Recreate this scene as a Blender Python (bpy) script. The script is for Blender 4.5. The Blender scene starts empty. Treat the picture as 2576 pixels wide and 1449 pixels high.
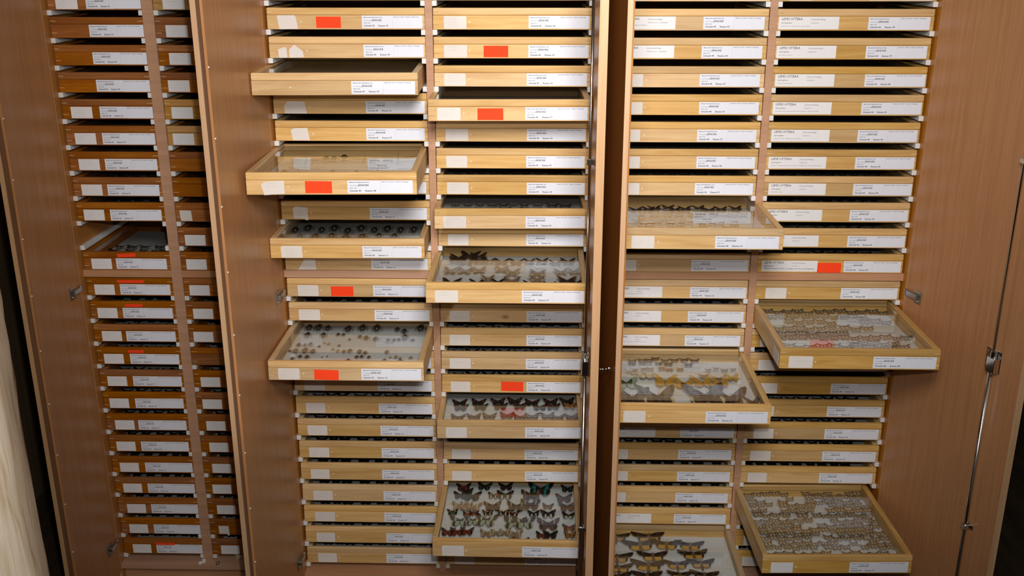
import bpy, bmesh, math, random
from mathutils import Vector, Matrix
R = math.radians
random.seed(7)
SC = bpy.context.scene
COL = SC.collection

# ------------------------------------------------------------------ camera, world, lights, exposure
cam_d = bpy.data.cameras.new('camera'); cam = bpy.data.objects.new('camera', cam_d); COL.objects.link(cam)
cam_d.sensor_width = 36.0; cam_d.lens = 36.0 * 2532.15 / 2576.0; cam_d.clip_start = 0.05
def cam_matrix(pos, pitch, yaw, roll):
    f = Vector((math.sin(yaw) * math.cos(pitch), math.cos(yaw) * math.cos(pitch), -math.sin(pitch)))
    r = Vector((math.cos(yaw), -math.sin(yaw), 0)); d = f.cross(r)
    r2 = r * math.cos(roll) + d * math.sin(roll); d2 = d * math.cos(roll) - r * math.sin(roll)
    m = Matrix(((r2.x, -d2.x, -f.x), (r2.y, -d2.y, -f.y), (r2.z, -d2.z, -f.z))).to_4x4()
    m.translation = pos
    return m
cam.matrix_world = cam_matrix(Vector((.2913, -2.7435, 1.8921)), .3229, -.0261, .0007)
SC.camera = cam
w = bpy.data.worlds.new('room_air'); SC.world = w; w.use_nodes = True
w.node_tree.nodes['Background'].inputs[0].default_value = (1.0, .93, .85, 1); w.node_tree.nodes['Background'].inputs[1].default_value = 0.03
def lamp(name, kind, pos, energy, color, size, target=None, spot=None, blend=.6):
    d = bpy.data.lights.new(name, kind); o = bpy.data.objects.new(name, d); COL.objects.link(o)
    o.location = pos; d.energy = energy; d.color = color
    if kind == 'AREA': d.size = size
    else: d.shadow_soft_size = size
    if target: o.rotation_euler = (Vector(target) - Vector(pos)).to_track_quat('-Z', 'Y').to_euler()
    if spot: d.spot_size = R(spot); d.spot_blend = blend
    return o
lamp('flash', 'SPOT', (.33, -2.68, 2.02), 72, (1.0, .97, .95), .018, target=(.2, 0, 1.55), spot=135, blend=1.0)
lamp('bounced_flash', 'AREA', (.40, -2.38, 2.50), 14.5, (1.0, .97, .95), .6, target=(.35, 0, 1.62)).data.spread = R(80)
lamp('work_lamp', 'SPOT', (-.2, -1.05, .41), 11.5, (1.0, .95, .86), .02, target=(.05, 0, 1.95), spot=90, blend=1.0)
SC.view_settings.view_transform = 'Standard'; SC.view_settings.look = 'None'
SC.view_settings.exposure = 0.0; SC.view_settings.gamma = 1.0; SC.view_settings.use_curve_mapping = False

# ------------------------------------------------------------------ tables measured for this scene
PULLED = {
 (3, 8): [0.0047, 0.3253, 0.0311, -0.0007],
 (3, 5): [-0.0022, 0.1838, 0.0354, 0.0006],
 (3, 11): [-0.0036, 0.1283, 0.0142, 0.0001],
 (3, 15): [0.0005, 0.2605, 0.0027, 0.0002],
 (4, 6): [-0.0037, 0.1418, 0.0202, 0.0044],
 (4, 10): [0.0003, 0.093, 0.0178, 0.0021],
 (4, 12): [-0.0077, 0.2791, 0.0007, 0.001],
 (4, 18): [-0.0015, 0.1523, 0.0127, 0.0006],
 (4, 22): [-0.0084, 0.2948, -0.0075, 0.0001],
 (5, 10): [0.0183, 0.2814, 0.0, 0.0],
 (5, 16): [0.007, 0.357, 0.0, 0.0],
 (6, 14): [-0.0005, 0.3357, -0.0025, 0.0005],
 (6, 22): [-0.0054, 0.3616, 0.0249, 0.0003],
 (5, 24): [0.004, 0.36, 0, 0],
}
CARD_X = {
 (1, 2): 0.1136,
 (1, 3): 0.111,
 (1, 4): 0.1064,
 (1, 5): 0.1072,
 (1, 6): 0.1063,
 (1, 7): 0.1039,
 (1, 8): 0.102,
 (1, 9): 0.0995,
 (1, 10): 0.0979,
 (1, 12): 0.0964,
 (1, 13): 0.0981,
 (1, 14): 0.0975,
 (1, 15): 0.0983,
 (1, 16): 0.101,
 (1, 17): 0.1012,
 (1, 18): 0.099,
 (1, 19): 0.1,
 (1, 20): 0.0998,
 (1, 21): 0.1041,
 (1, 22): 0.1037,
 (1, 23): 0.1066,
 (1, 24): 0.1087,
 (1, 25): 0.1092,
 (3, 2): 0.2532,
 (3, 3): 0.2531,
 (3, 4): 0.2542,
 (3, 5): 0.2519,
 (3, 6): 0.2528,
 (3, 7): 0.2508,
 (3, 8): 0.2491,
 (3, 10): 0.2505,
 (3, 11): 0.2509,
 (3, 12): 0.2478,
 (3, 13): 0.2495,
 (3, 14): 0.2503,
 (3, 15): 0.2516,
 (3, 17): 0.2502,
 (3, 18): 0.2503,
 (3, 19): 0.2521,
 (3, 20): 0.2523,
 (3, 21): 0.2507,
 (3, 22): 0.2523,
 (3, 23): 0.2515,
 (3, 24): 0.2548,
 (3, 25): 0.2521,
 (4, 3): 0.2533,
 (4, 4): 0.2527,
 (4, 5): 0.2487,
 (4, 6): 0.2509,
 (4, 7): 0.2498,
 (4, 8): 0.2481,
 (4, 9): 0.25,
 (4, 10): 0.248,
 (4, 11): 0.249,
 (4, 12): 0.2491,
 (4, 14): 0.2513,
 (4, 15): 0.2507,
 (4, 16): 0.2494,
 (4, 17): 0.2516,
 (4, 18): 0.2512,
 (4, 20): 0.2468,
 (4, 21): 0.248,
 (4, 22): 0.2527,
 (4, 25): 0.2487,
 (5, 2): 0.2361,
 (5, 3): 0.2382,
 (5, 4): 0.2377,
 (5, 5): 0.2371,
 (5, 6): 0.24,
 (5, 7): 0.2389,
 (5, 8): 0.2411,
 (5, 9): 0.2408,
 (5, 10): 0.2376,
 (5, 12): 0.2439,
 (5, 13): 0.2446,
 (5, 14): 0.2424,
 (5, 15): 0.2375,
 (5, 16): 0.2403,
 (5, 19): 0.2404,
 (5, 20): 0.2374,
 (5, 21): 0.2378,
 (5, 22): 0.2363,
 (5, 23): 0.2354,
 (6, 2): 0.2358,
 (6, 3): 0.2388,
 (6, 4): 0.2402,
 (6, 5): 0.2455,
 (6, 6): 0.2445,
 (6, 7): 0.2426,
 (6, 8): 0.2439,
 (6, 9): 0.2462,
 (6, 10): 0.2446,
 (6, 11): 0.2459,
 (6, 12): 0.2437,
 (6, 13): 0.2434,
 (6, 14): 0.2399,
 (6, 17): 0.2444,
 (6, 18): 0.2405,
 (6, 19): 0.2404,
 (6, 20): 0.2407,
 (6, 21): 0.2383,
 (6, 22): 0.2394,
}
SLIP_X = {
 (1, 2): 0.0227,
 (1, 6): 0.024,
 (1, 7): 0.0249,
 (1, 8): 0.0256,
 (1, 9): 0.0233,
 (1, 10): 0.0199,
 (1, 12): 0.0224,
 (1, 13): 0.0207,
 (1, 14): 0.0199,
 (1, 15): 0.0238,
 (1, 16): 0.0204,
 (1, 17): 0.0213,
 (1, 18): 0.0183,
 (1, 19): 0.0264,
 (1, 20): 0.0213,
 (1, 21): 0.0228,
 (1, 22): 0.0241,
 (1, 23): 0.0277,
 (1, 24): 0.0261,
 (1, 25): 0.0283,
 (2, 2): 0.0262,
 (2, 3): 0.0273,
 (2, 4): 0.0286,
 (2, 5): 0.0174,
 (2, 6): 0.0189,
 (2, 7): 0.0147,
 (2, 10): 0.0105,
 (2, 11): 0.018,
 (2, 12): 0.0143,
 (2, 13): 0.0153,
 (2, 14): 0.0188,
 (2, 15): 0.0125,
 (2, 17): 0.0194,
 (2, 18): 0.0179,
 (2, 19): 0.0226,
 (2, 20): 0.0249,
 (2, 21): 0.0268,
 (2, 22): 0.0205,
 (2, 23): 0.028,
 (2, 24): 0.0263,
 (2, 25): 0.0274,
 (3, 13): 0.0306,
 (3, 14): 0.0286,
 (3, 15): 0.0265,
 (3, 17): 0.0298,
 (3, 18): 0.0301,
 (3, 19): 0.0299,
 (3, 20): 0.0298,
 (3, 21): 0.0303,
 (3, 22): 0.0334,
 (3, 23): 0.0343,
 (3, 24): 0.0341,
 (3, 25): 0.0343,
 (4, 3): 0.0286,
 (4, 4): 0.0276,
 (4, 5): 0.0265,
 (4, 6): 0.0236,
 (4, 7): 0.0271,
 (4, 8): 0.0272,
 (4, 9): 0.0279,
 (4, 10): 0.0244,
 (4, 11): 0.0273,
 (4, 12): 0.0238,
 (4, 14): 0.0275,
 (4, 15): 0.0259,
 (4, 16): 0.0248,
 (4, 17): 0.0265,
 (4, 18): 0.025,
 (4, 20): 0.025,
 (4, 21): 0.0244,
 (4, 22): 0.027,
 (4, 25): 0.0272,
 (6, 3): 0.0039,
 (6, 4): 0.0039,
 (6, 5): 0.0064,
 (6, 6): 0.0062,
 (6, 7): 0.0082,
 (6, 8): 0.0067,
 (6, 9): 0.0126,
 (6, 10): 0.0094,
 (6, 12): 0.0111,
 (6, 13): 0.0283,
 (6, 14): 0.0235,
 (6, 19): 0.0274,
 (6, 20): 0.0231,
 (6, 21): 0.0211,
 (6, 22): 0.0238,
}
INSECTS = {
 (4, 22): "-0.1487,0.3463,0.0483,a -0.0835,0.3503,0.0474,g -0.016,0.3468,0.0473,k 0.0919,0.3278,0.0808,t 0.1767,0.3455,0.0444,g -0.1547,0.2922,0.0447,s -0.1356,0.3112,0.0412,s -0.1192,0.2916,0.0596,s -0.0523,0.2956,0.0373,o -0.0168,0.2949,0.054,w 0.0642,0.292,0.0651,b 0.1645,0.2862,0.0528,r -0.1513,0.2279,0.0512,n -0.1322,0.2303,0.0402,n -0.1128,0.2274,0.0566,n -0.0518,0.2311,0.0566,b 0.0196,0.2282,0.0602,c 0.0623,0.2365,0.0622,c 0.1153,0.2383,0.0356,y 0.1737,0.2331,0.0529,r -0.1698,0.1891,0.0352,e -0.1264,0.1888,0.0289,d -0.1047,0.1895,0.0289,d -0.064,0.1891,0.0343,o -0.018,0.1889,0.0379,o 0.009,0.1915,0.0433,o 0.073,0.1918,0.0379,w 0.1162,0.1881,0.0486,w 0.1764,0.1884,0.0414,p -0.1444,0.1443,0.0623,m -0.106,0.1439,0.0534,m -0.0668,0.1435,0.0693,m 0.0169,0.1396,0.071,m 0.0444,0.1405,0.0727,m 0.1162,0.1296,0.0689,u 0.1777,0.1218,0.0423,d -0.1744,0.0845,0.0437,a -0.1464,0.0839,0.0454,a -0.1183,0.0832,0.0419,a -0.0616,0.0834,0.0436,n -0.0337,0.0843,0.0366,n -0.0093,0.0835,0.0348,n 0.0195,0.0844,0.0505,n 0.0979,0.0774,0.0382,a 0.1222,0.0766,0.0451,k 0.1785,0.0753,0.0364,f -0.0459,0.0351,0.024,k 0.0381,0.0379,0.048,f 0.093,0.0365,0.0326,b 0.1187,0.0343,0.0274,b 0.1426,0.0382,0.036,b",
 (5, 24): "-0.0481,0.3647,0.1105,h -0.1508,0.3593,0.0896,h -0.081,0.3123,0.1103,h 0.0009,0.3143,0.0977,h 0.0746,0.319,0.0931,h -0.0471,0.2548,0.096,h 0.0768,0.2634,0.0962,h -0.1564,0.2494,0.1021,h -0.0659,0.206,0.1098,h 0.0205,0.2108,0.0855,h 0.0934,0.2153,0.0871,h -0.1551,0.1933,0.0912,h -0.0745,0.1512,0.0959,h 0.0217,0.1562,0.078,h 0.096,0.1631,0.0902,h -0.1617,0.1452,0.0898,h",
 (5, 16): "-0.1233,0.368,0.0268,i -0.0947,0.3687,0.0268,i -0.0736,0.3668,0.025,i -0.0553,0.3719,0.025,i -0.027,0.3703,0.0268,i 0.0003,0.3686,0.0285,i 0.0285,0.367,0.0285,i 0.0598,0.3747,0.0321,i -0.1271,0.3447,0.0266,j -0.097,0.3455,0.0266,j -0.0777,0.3436,0.0248,j -0.0489,0.3489,0.0266,j -0.0216,0.3413,0.0318,j 0.0358,0.3304,0.0299,j -0.1238,0.3018,0.0262,x -0.0958,0.3034,0.0262,x -0.0787,0.3007,0.0262,x -0.0456,0.3015,0.0262,x -0.0226,0.3043,0.0279,x 0.0085,0.3028,0.0262,x -0.1412,0.2814,0.0243,q -0.126,0.2774,0.026,q -0.1033,0.2801,0.0277,q 0.0882,0.2958,0.0209,z 0.1106,0.3008,0.0209,z 0.1363,0.3037,0.0261,z 0.1615,0.3043,0.0227,z 0.0686,0.2474,0.0342,z 0.108,0.244,0.0325,z 0.1487,0.2429,0.0427,l -0.0962,0.2476,0.0514,q -0.0471,0.2001,0.0709,l 0.0063,0.1972,0.064,l 0.0591,0.2027,0.0658,l 0.1065,0.1997,0.0539,l -0.155,0.1975,0.0709,v -0.1473,0.093,0.0977,1 -0.0774,0.0947,0.1058,1 0.052,0.0979,0.1172,1 0.1162,0.0995,0.1042,1 0.1799,0.0779,0.0452,1",
 (5, 10): "-0.1382,0.3158,0.0386,2 -0.1049,0.3166,0.0386,2 -0.0856,0.3171,0.0386,2 -0.0488,0.3179,0.0386,2 -0.0295,0.3184,0.0386,2 0.0003,0.3191,0.0386,2 0.0389,0.3199,0.0386,2 0.0687,0.3206,0.0386,2 0.102,0.3214,0.0386,2 0.144,0.3224,0.0386,2 -0.1331,0.2587,0.0327,3 -0.0936,0.2596,0.0327,3 -0.0575,0.2605,0.0327,3 -0.0248,0.2612,0.0327,3 0.0148,0.2621,0.0327,3 0.0354,0.2626,0.0327,3 0.0698,0.2634,0.0327,3 0.1008,0.2641,0.0327,3 0.1248,0.2647,0.0327,3 0.1524,0.2653,0.0327,3 -0.1456,0.2169,0.0255,4 -0.1337,0.2171,0.0255,4 -0.1133,0.2176,0.0255,4 -0.0913,0.2181,0.0255,4 -0.0692,0.2186,0.0255,4 -0.0472,0.2192,0.0255,4 -0.0218,0.2197,0.0255,4 -0.1505,0.1631,0.0283,5 -0.1322,0.1636,0.0283,5 -0.1139,0.164,0.0283,5 -0.0956,0.1644,0.0283,5 -0.0772,0.1648,0.0283,5 -0.0589,0.1653,0.0283,5 -0.0323,0.1659,0.0283,5 -0.009,0.1664,0.0283,5 0.0243,0.1672,0.0283,5 0.0509,0.1678,0.0283,5 0.0742,0.1684,0.0283,5 0.1108,0.1692,0.0283,5 -0.1618,0.1112,0.0245,3 -0.1414,0.1117,0.0245,3 -0.1209,0.1122,0.0245,3 -0.1005,0.1126,0.0245,3 -0.0801,0.1131,0.0245,3 -0.0596,0.1136,0.0245,3 -0.0392,0.1141,0.0245,3 -0.0188,0.1145,0.0245,3 0.0017,0.115,0.0245,3 0.0221,0.1155,0.0245,3 0.0425,0.116,0.0245,3 0.063,0.1165,0.0245,3 0.0834,0.1169,0.0245,3 0.1038,0.1174,0.0245,3 0.1614,0.0967,0.0114,3",
 (4, 12): "-0.1489,0.3266,0.0511,2 -0.1184,0.3411,0.0593,2 -0.09,0.3279,0.0492,2 -0.1553,0.2823,0.0426,2 -0.1224,0.2831,0.0485,2 -0.0857,0.2873,0.0427,2 -0.0563,0.2813,0.0349,2 -0.0236,0.2887,0.0466,2 0.0193,0.2797,0.0425,2 0.056,0.2839,0.0349,2 0.0927,0.2814,0.0367,2 0.1313,0.2789,0.0386,2 0.1663,0.2864,0.0445,2 -0.1611,0.1883,0.0432,6 -0.1225,0.2018,0.0491,6 -0.0829,0.2027,0.0434,6 -0.0209,0.2105,0.0435,6 0.0103,0.1735,0.0467,6 0.0793,0.1813,0.0468,6 0.1449,0.1891,0.0412,6 0.188,0.1901,0.0375,6 -0.1533,0.0943,0.0546,2 -0.0802,0.0901,0.0454,2 -0.0536,0.1233,0.0404,6 -0.0256,0.0856,0.0398,2 0.01,0.1129,0.0475,7 0.0595,0.0846,0.0362,2 0.0794,0.1145,0.0475,6 0.1102,0.0858,0.0362,2 0.1596,0.1104,0.0547,2 0.1843,0.0875,0.0362,2",
 (4, 18): "-0.1567,0.1887,0.0465,8 -0.1002,0.1894,0.0465,8 -0.0404,0.1901,0.0465,8 0.0094,0.1907,0.0465,8 0.0626,0.1913,0.0465,8 0.1191,0.192,0.0465,8 0.1689,0.1926,0.0465,8 -0.1513,0.1553,0.046,8 -0.0921,0.156,0.046,g -0.0329,0.1567,0.046,8 0.0262,0.1574,0.046,8 0.0854,0.1581,0.046,8 0.1249,0.1586,0.046,8 0.1742,0.1592,0.046,f -0.1568,0.0874,0.0451,y -0.1085,0.088,0.0451,y -0.0635,0.0885,0.0451,y -0.012,0.0891,0.0451,y 0.0266,0.0896,0.0451,y 0.062,0.09,0.0451,y 0.1071,0.0906,0.0451,y 0.136,0.0909,0.0451,y 0.1778,0.0914,0.0451,y",
 (3, 15): "-0.1678,0.3247,0.0239,A -0.1384,0.3225,0.0258,A -0.1121,0.3259,0.0219,A -0.0485,0.3161,0.0248,A -0.0068,0.3226,0.0258,A 0.0367,0.3179,0.0277,A 0.0964,0.3248,0.0179,A 0.1193,0.3085,0.0197,A 0.1674,0.3207,0.0277,A -0.1612,0.2668,0.0215,A -0.1149,0.2705,0.0195,A -0.075,0.2878,0.0128,A -0.0593,0.2881,0.0118,A -0.0359,0.256,0.0087,A -0.007,0.2701,0.0137,A 0.0141,0.2544,0.0175,A 0.0431,0.2496,0.0165,A 0.0792,0.2488,0.0126,A 0.0966,0.2492,0.0116,A 0.1099,0.2511,0.0116,A 0.1283,0.2515,0.0233,A 0.1509,0.2493,0.0116,A -0.1723,0.2002,0.0143,B -0.1557,0.2057,0.0115,B -0.1394,0.2061,0.0144,B -0.1129,0.1988,0.0095,B -0.1034,0.2279,0.0077,C -0.0898,0.2176,0.0096,C -0.0566,0.2053,0.0096,B -0.1908,0.1628,0.0085,B -0.1691,0.1466,0.0188,B -0.1419,0.1472,0.0206,B -0.1208,0.1502,0.016,B -0.0693,0.1766,0.0095,C -0.0523,0.1617,0.0113,C -0.0344,0.157,0.0122,B -0.0169,0.1574,0.0151,B 0.012,0.1505,0.016,B 0.0284,0.1483,0.0131,B 0.0886,0.1547,0.0131,B -0.1673,0.1021,0.0129,A -0.1497,0.1147,0.013,B -0.1286,0.1079,0.0148,B -0.0904,0.1259,0.0047,A -0.0774,0.1311,0.0047,A 0.0092,0.1172,0.0121,B 0.0226,0.1209,0.0121,B 0.0432,0.1179,0.0111,B 0.1022,0.1241,0.0074,C 0.1186,0.1205,0.0111,C 0.1309,0.1183,0.0083,C 0.1609,0.1165,0.0111,C -0.0531,0.0781,0.0128,A -0.0074,0.0743,0.0183,A 0.0411,0.0777,0.0082,B 0.091,0.086,0.0147,A 0.1362,0.0774,0.0183,A 0.1809,0.0759,0.011,A 0.1235,0.0629,0.0046,A",
 (3, 8): "-0.1201,0.3075,0.0905,D 0.0403,0.3139,0.0847,D 0.1326,0.3131,0.0937,D -0.0656,0.3148,0.0212,A -0.0444,0.3146,0.0212,A -0.0168,0.3222,0.0243,A -0.1164,0.1812,0.0577,D -0.1452,0.1394,0.0199,B -0.0212,0.1453,0.0171,B 0.0415,0.1447,0.0171,B 0.0937,0.1723,0.0633,D",
 (3, 11): "-0.18,0.1826,0.0254,A -0.1444,0.1951,0.0287,A -0.1038,0.1833,0.0254,A -0.0679,0.1958,0.0287,A -0.0267,0.178,0.0253,A 0.0085,0.1965,0.0286,A 0.0484,0.1847,0.0254,A 0.0857,0.1912,0.0286,A 0.1245,0.1854,0.0254,A 0.162,0.1919,0.0254,A -0.1535,0.1176,0.0217,A -0.1088,0.1122,0.0248,A -0.0634,0.1184,0.0248,A -0.0211,0.1072,0.0247,A 0.0244,0.1134,0.0248,A 0.0701,0.1197,0.0248,A 0.1142,0.1143,0.0248,A",
}
SMALL_LEP = {k: v for k, v in SLIP_X.items() if k[0] == 6 and k[1] <= 12}
MOTH_ROWS = {
 (6, 22): [(-0.174, -0.0341, 0.3822, 5, 0), (0.0047, 0.1015, 0.3821, 4, 0), (0.1381, 0.2027, 0.3821, 2, 0), (0.0087, 0.2014, 0.3653, 7, 1), (-0.1739, -0.1462, 0.3528, 1, 2), (-0.0502, -0.0257, 0.3528, 1, 2), (-0.1733, -0.116, 0.3363, 2, 3), (-0.0757, -0.0481, 0.3363, 1, 3), (0.005, 0.1726, 0.3363, 6, 3), (-0.1719, -0.0982, 0.3138, 3, 4), (-0.0834, 0.0304, 0.3138, 4, 4), (0.0662, 0.1969, 0.3138, 5, 4), (-0.1694, -0.1234, 0.2877, 2, 5), (-0.0816, 0.0188, 0.2877, 4, 5), (0.0543, 0.1964, 0.2877, 5, 5), (-0.174, -0.0601, 0.2581, 4, 6), (-0.0435, -0.0083, 0.258, 1, 6), (0.0041, 0.1843, 0.258, 7, 6), (-0.1769, -0.0026, 0.227, 7, 7), (0.0467, 0.1984, 0.227, 6, 7), (-0.1809, -0.0426, 0.2004, 5, 8), (0.0021, 0.1871, 0.2004, 7, 8), (-0.18, 0.1612, 0.1779, 13, 9), (-0.1762, -0.0016, 0.1594, 7, 10), (0.0466, 0.185, 0.1594, 5, 10), (-0.1797, -0.0303, 0.1357, 6, 11), (0.0015, 0.1946, 0.1357, 7, 11), (-0.18, -0.1504, 0.1088, 1, 12), (-0.1346, -0.0379, 0.1088, 4, 12), (-0.0419, 0.0371, 0.1088, 3, 12), (0.0706, 0.0923, 0.1088, 1, 12), (0.1239, 0.193, 0.1088, 3, 12), (-0.1767, -0.0277, 0.0894, 6, 13), (-0.014, 0.0664, 0.0894, 3, 13), (0.0919, 0.1938, 0.0894, 4, 13), (-0.1792, 0.0011, 0.0547, 7, 14), (0.0302, 0.1871, 0.0547, 6, 14)],
 (6, 14): [(-0.1722, -0.0265, 0.3652, 5, 0), (-0.022, 0.1921, 0.3701, 7, 0), (-0.1716, -0.0756, 0.3257, 3, 1), (-0.0713, 0.1206, 0.3296, 7, 1), (-0.13, 0.016, 0.2802, 5, 2), (0.0804, 0.1748, 0.2851, 3, 2), (-0.1707, 0.0046, 0.2308, 6, 3), (0.0088, 0.1081, 0.2345, 3, 3), (-0.1708, 0.0252, 0.1925, 7, 4), (-0.1778, 0.1913, 0.1629, 13, 5), (0.0051, 0.1432, 0.1196, 5, 6), (-0.1751, 0.159, 0.0927, 11, 7)],
}

P_ = .0746; SHELF = .0062; H = .0557; DEP = .40
CAB = {1: (-.7783, .0815, -.0296, .2589, .0331), 2: (0, 0, 0, .42, .0219), 3: (.9092, .0172, -.003, .4098, .0225)}
def row_top(r, cab): return 1.9 - P_ * (r - 1) - (SHELF if r > 12 else 0) + CAB[cab][2]

# ------------------------------------------------------------------ materials
def nt(name):
    m = bpy.data.materials.new(name); m.use_nodes = True
    n = m.node_tree.nodes; n.clear()
    out = n.new('ShaderNodeOutputMaterial'); b = n.new('ShaderNodeBsdfPrincipled')
    m.node_tree.links.new(b.outputs[0], out.inputs[0])
    return m, n, m.node_tree.links, b
def plain(name, col, rough=.6, metal=0.0, spec=.5):
    m, n, l, b = nt(name)
    b.inputs['Base Color'].default_value = (*col, 1); b.inputs['Roughness'].default_value = rough
    b.inputs['Metallic'].default_value = metal; b.inputs['Specular IOR Level'].default_value = spec
    return m
def paper(name, col):
    m, n, l, b = nt(name)
    tc = n.new('ShaderNodeTexCoord'); no = n.new('ShaderNodeTexNoise'); no.inputs['Scale'].default_value = 60
    mx = n.new('ShaderNodeMix'); mx.data_type = 'RGBA'
    mx.inputs[6].default_value = (*[c * .95 for c in col], 1); mx.inputs[7].default_value = (*col, 1)
    l.new(tc.outputs['Object'], no.inputs['Vector']); l.new(no.outputs['Fac'], mx.inputs[0]); l.new(mx.outputs[2], b.inputs['Base Color'])
    b.inputs['Roughness'].default_value = .75; b.inputs['Specular IOR Level'].default_value = .2
    return m
def wood(name, lo, mid, hi, axis='X', scale=14.0, stretch=16.0, rough=.42, var=.25, knots=True, fine=.25, coat=0.0):
    """planed softwood: long grain along the axis, growth rings, each board shifted and tinted by the object's own random number"""
    m, n, l, b = nt(name)
    tc = n.new('ShaderNodeTexCoord'); oi = n.new('ShaderNodeObjectInfo')
    add = n.new('ShaderNodeVectorMath'); add.operation = 'MULTIPLY_ADD'
    cmb = n.new('ShaderNodeCombineXYZ')
    for i, k in enumerate((7.3, 3.1, 5.7)):
        mm = n.new('ShaderNodeMath'); mm.operation = 'MULTIPLY'; mm.inputs[1].default_value = k; l.new(oi.outputs['Random'], mm.inputs[0]); l.new(mm.outputs[0], cmb.inputs[i])
    add.inputs[1].default_value = (1, 1, 1)
    l.new(tc.outputs['Object'], add.inputs[0]); l.new(cmb.outputs[0], add.inputs[2])
    mp = n.new('ShaderNodeMapping'); s = [stretch] * 3; s['XYZ'.index(axis)] = 1.0
    mp.inputs['Scale'].default_value = s; l.new(add.outputs[0], mp.inputs['Vector'])
    n1 = n.new('ShaderNodeTexNoise'); n1.inputs['Scale'].default_value = scale * .35; n1.inputs['Detail'].default_value = 5; n1.inputs['Distortion'].default_value = .6
    l.new(mp.outputs[0], n1.inputs['Vector'])
    mp2 = n.new('ShaderNodeMapping'); s2 = [stretch * 6] * 3; s2['XYZ'.index(axis)] = 2.0
    mp2.inputs['Scale'].default_value = s2; l.new(add.outputs[0], mp2.inputs['Vector'])
    n2 = n.new('ShaderNodeTexNoise'); n2.inputs['Scale'].default_value = scale * .5; n2.inputs['Detail'].default_value = 3
    l.new(mp2.outputs[0], n2.inputs['Vector'])
    mix = n.new('ShaderNodeMath'); mix.operation = 'MULTIPLY_ADD'; mix.inputs[1].default_value = fine; l.new(n2.outputs['Fac'], mix.inputs[0]); l.new(n1.outputs['Fac'], mix.inputs[2])
    sub = n.new('ShaderNodeMath'); sub.operation = 'SUBTRACT'; sub.inputs[1].default_value = fine * .5; l.new(mix.outputs[0], sub.inputs[0])
    cr = n.new('ShaderNodeValToRGB'); e = cr.color_ramp.elements
    e[0].position = .30; e[0].color = (*lo, 1); e[1].position = .72; e[1].color = (*hi, 1); k = e.new(.5); k.color = (*mid, 1)
    l.new(sub.outputs[0], cr.inputs[0])
    hsv = n.new('ShaderNodeHueSaturation'); l.new(cr.outputs[0], hsv.inputs['Color'])
    wn = n.new('ShaderNodeTexWhiteNoise'); wn.noise_dimensions = '1D'; l.new(oi.outputs['Random'], wn.inputs['W'])
    mr = n.new('ShaderNodeMapRange'); mr.inputs[3].default_value = 1 - var * .55; mr.inputs[4].default_value = 1 + var * .45; l.new(wn.outputs['Value'], mr.inputs[0]); l.new(mr.outputs[0], hsv.inputs['Value'])
    mr2 = n.new('ShaderNodeMapRange'); mr2.inputs[3].default_value = .9; mr2.inputs[4].default_value = 1.12; l.new(oi.outputs['Random'], mr2.inputs[0]); l.new(mr2.outputs[0], hsv.inputs['Saturation'])
    last = hsv.outputs[0]
    if knots:
        vo = n.new('ShaderNodeTexVoronoi'); vo.inputs['Scale'].default_value = 3.3; mp3 = n.new('ShaderNodeMapping'); mp3.inputs['Scale'].default_value = (1.0, 1.6, 1.6)
        l.new(add.outputs[0], mp3.inputs['Vector']); l.new(mp3.outputs[0], vo.inputs['Vector'])
        kr = n.new('ShaderNodeMapRange'); kr.inputs[1].default_value = .012; kr.inputs[2].default_value = .05; kr.inputs[3].default_value = .85; kr.inputs[4].default_value = 0.0
        l.new(vo.outputs['Distance'], kr.inputs[0])
        mk = n.new('ShaderNodeMix'); mk.data_type = 'RGBA'; mk.inputs[7].default_value = (*[c * .38 for c in lo], 1)
        l.new(kr.outputs[0], mk.inputs[0]); l.new(last, mk.inputs[6]); last = mk.outputs[2]
    l.new(last, b.inputs['Base Color'])
    b.inputs['Roughness'].default_value = rough; b.inputs['Specular IOR Level'].default_value = .35; b.inputs['Coat Weight'].default_value = coat; b.inputs['Coat Roughness'].default_value = .25
    bp = n.new('ShaderNodeBump'); bp.inputs['Strength'].default_value = .08; bp.inputs['Distance'].default_value = .001; l.new(n2.outputs['Fac'], bp.inputs['Height']); l.new(bp.outputs[0], b.inputs['Normal'])
    return m
def glass(name):
    """one thin pane: clear, with the mirror reflection of both faces on its outer side"""
    m = bpy.data.materials.new(name); m.use_nodes = True; n = m.node_tree.nodes; l = m.node_tree.links; n.clear()
    out = n.new('ShaderNodeOutputMaterial'); mx = n.new('ShaderNodeMixShader'); tr = n.new('ShaderNodeBsdfTransparent'); gl = n.new('ShaderNodeBsdfGlossy')
    tr.inputs[0].default_value = (.975, .985, .98, 1); gl.inputs['Roughness'].default_value = .0
    fr = n.new('ShaderNodeFresnel'); fr.inputs[0].default_value = 1.5; ge = n.new('ShaderNodeNewGeometry')
    a = n.new('ShaderNodeMath'); a.operation = 'ADD'; a.inputs[1].default_value = 1.0; l.new(fr.outputs[0], a.inputs[0])
    d = n.new('ShaderNodeMath'); d.operation = 'DIVIDE'; l.new(fr.outputs[0], d.inputs[0]); l.new(a.outputs[0], d.inputs[1])
    d2 = n.new('ShaderNodeMath'); d2.operation = 'MULTIPLY'; d2.inputs[1].default_value = 2.0; l.new(d.outputs[0], d2.inputs[0])
    iv = n.new('ShaderNodeMath'); iv.operation = 'SUBTRACT'; iv.inputs[0].default_value = 1.0; l.new(ge.outputs['Backfacing'], iv.inputs[1])
    f = n.new('ShaderNodeMath'); f.operation = 'MULTIPLY'; l.new(d2.outputs[0], f.inputs[0]); l.new(iv.outputs[0], f.inputs[1])
    l.new(f.outputs[0], mx.inputs[0]); l.new(tr.outputs[0], mx.inputs[1]); l.new(gl.outputs[0], mx.inputs[2]); l.new(mx.outputs[0], out.inputs[0])
    return m
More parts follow.
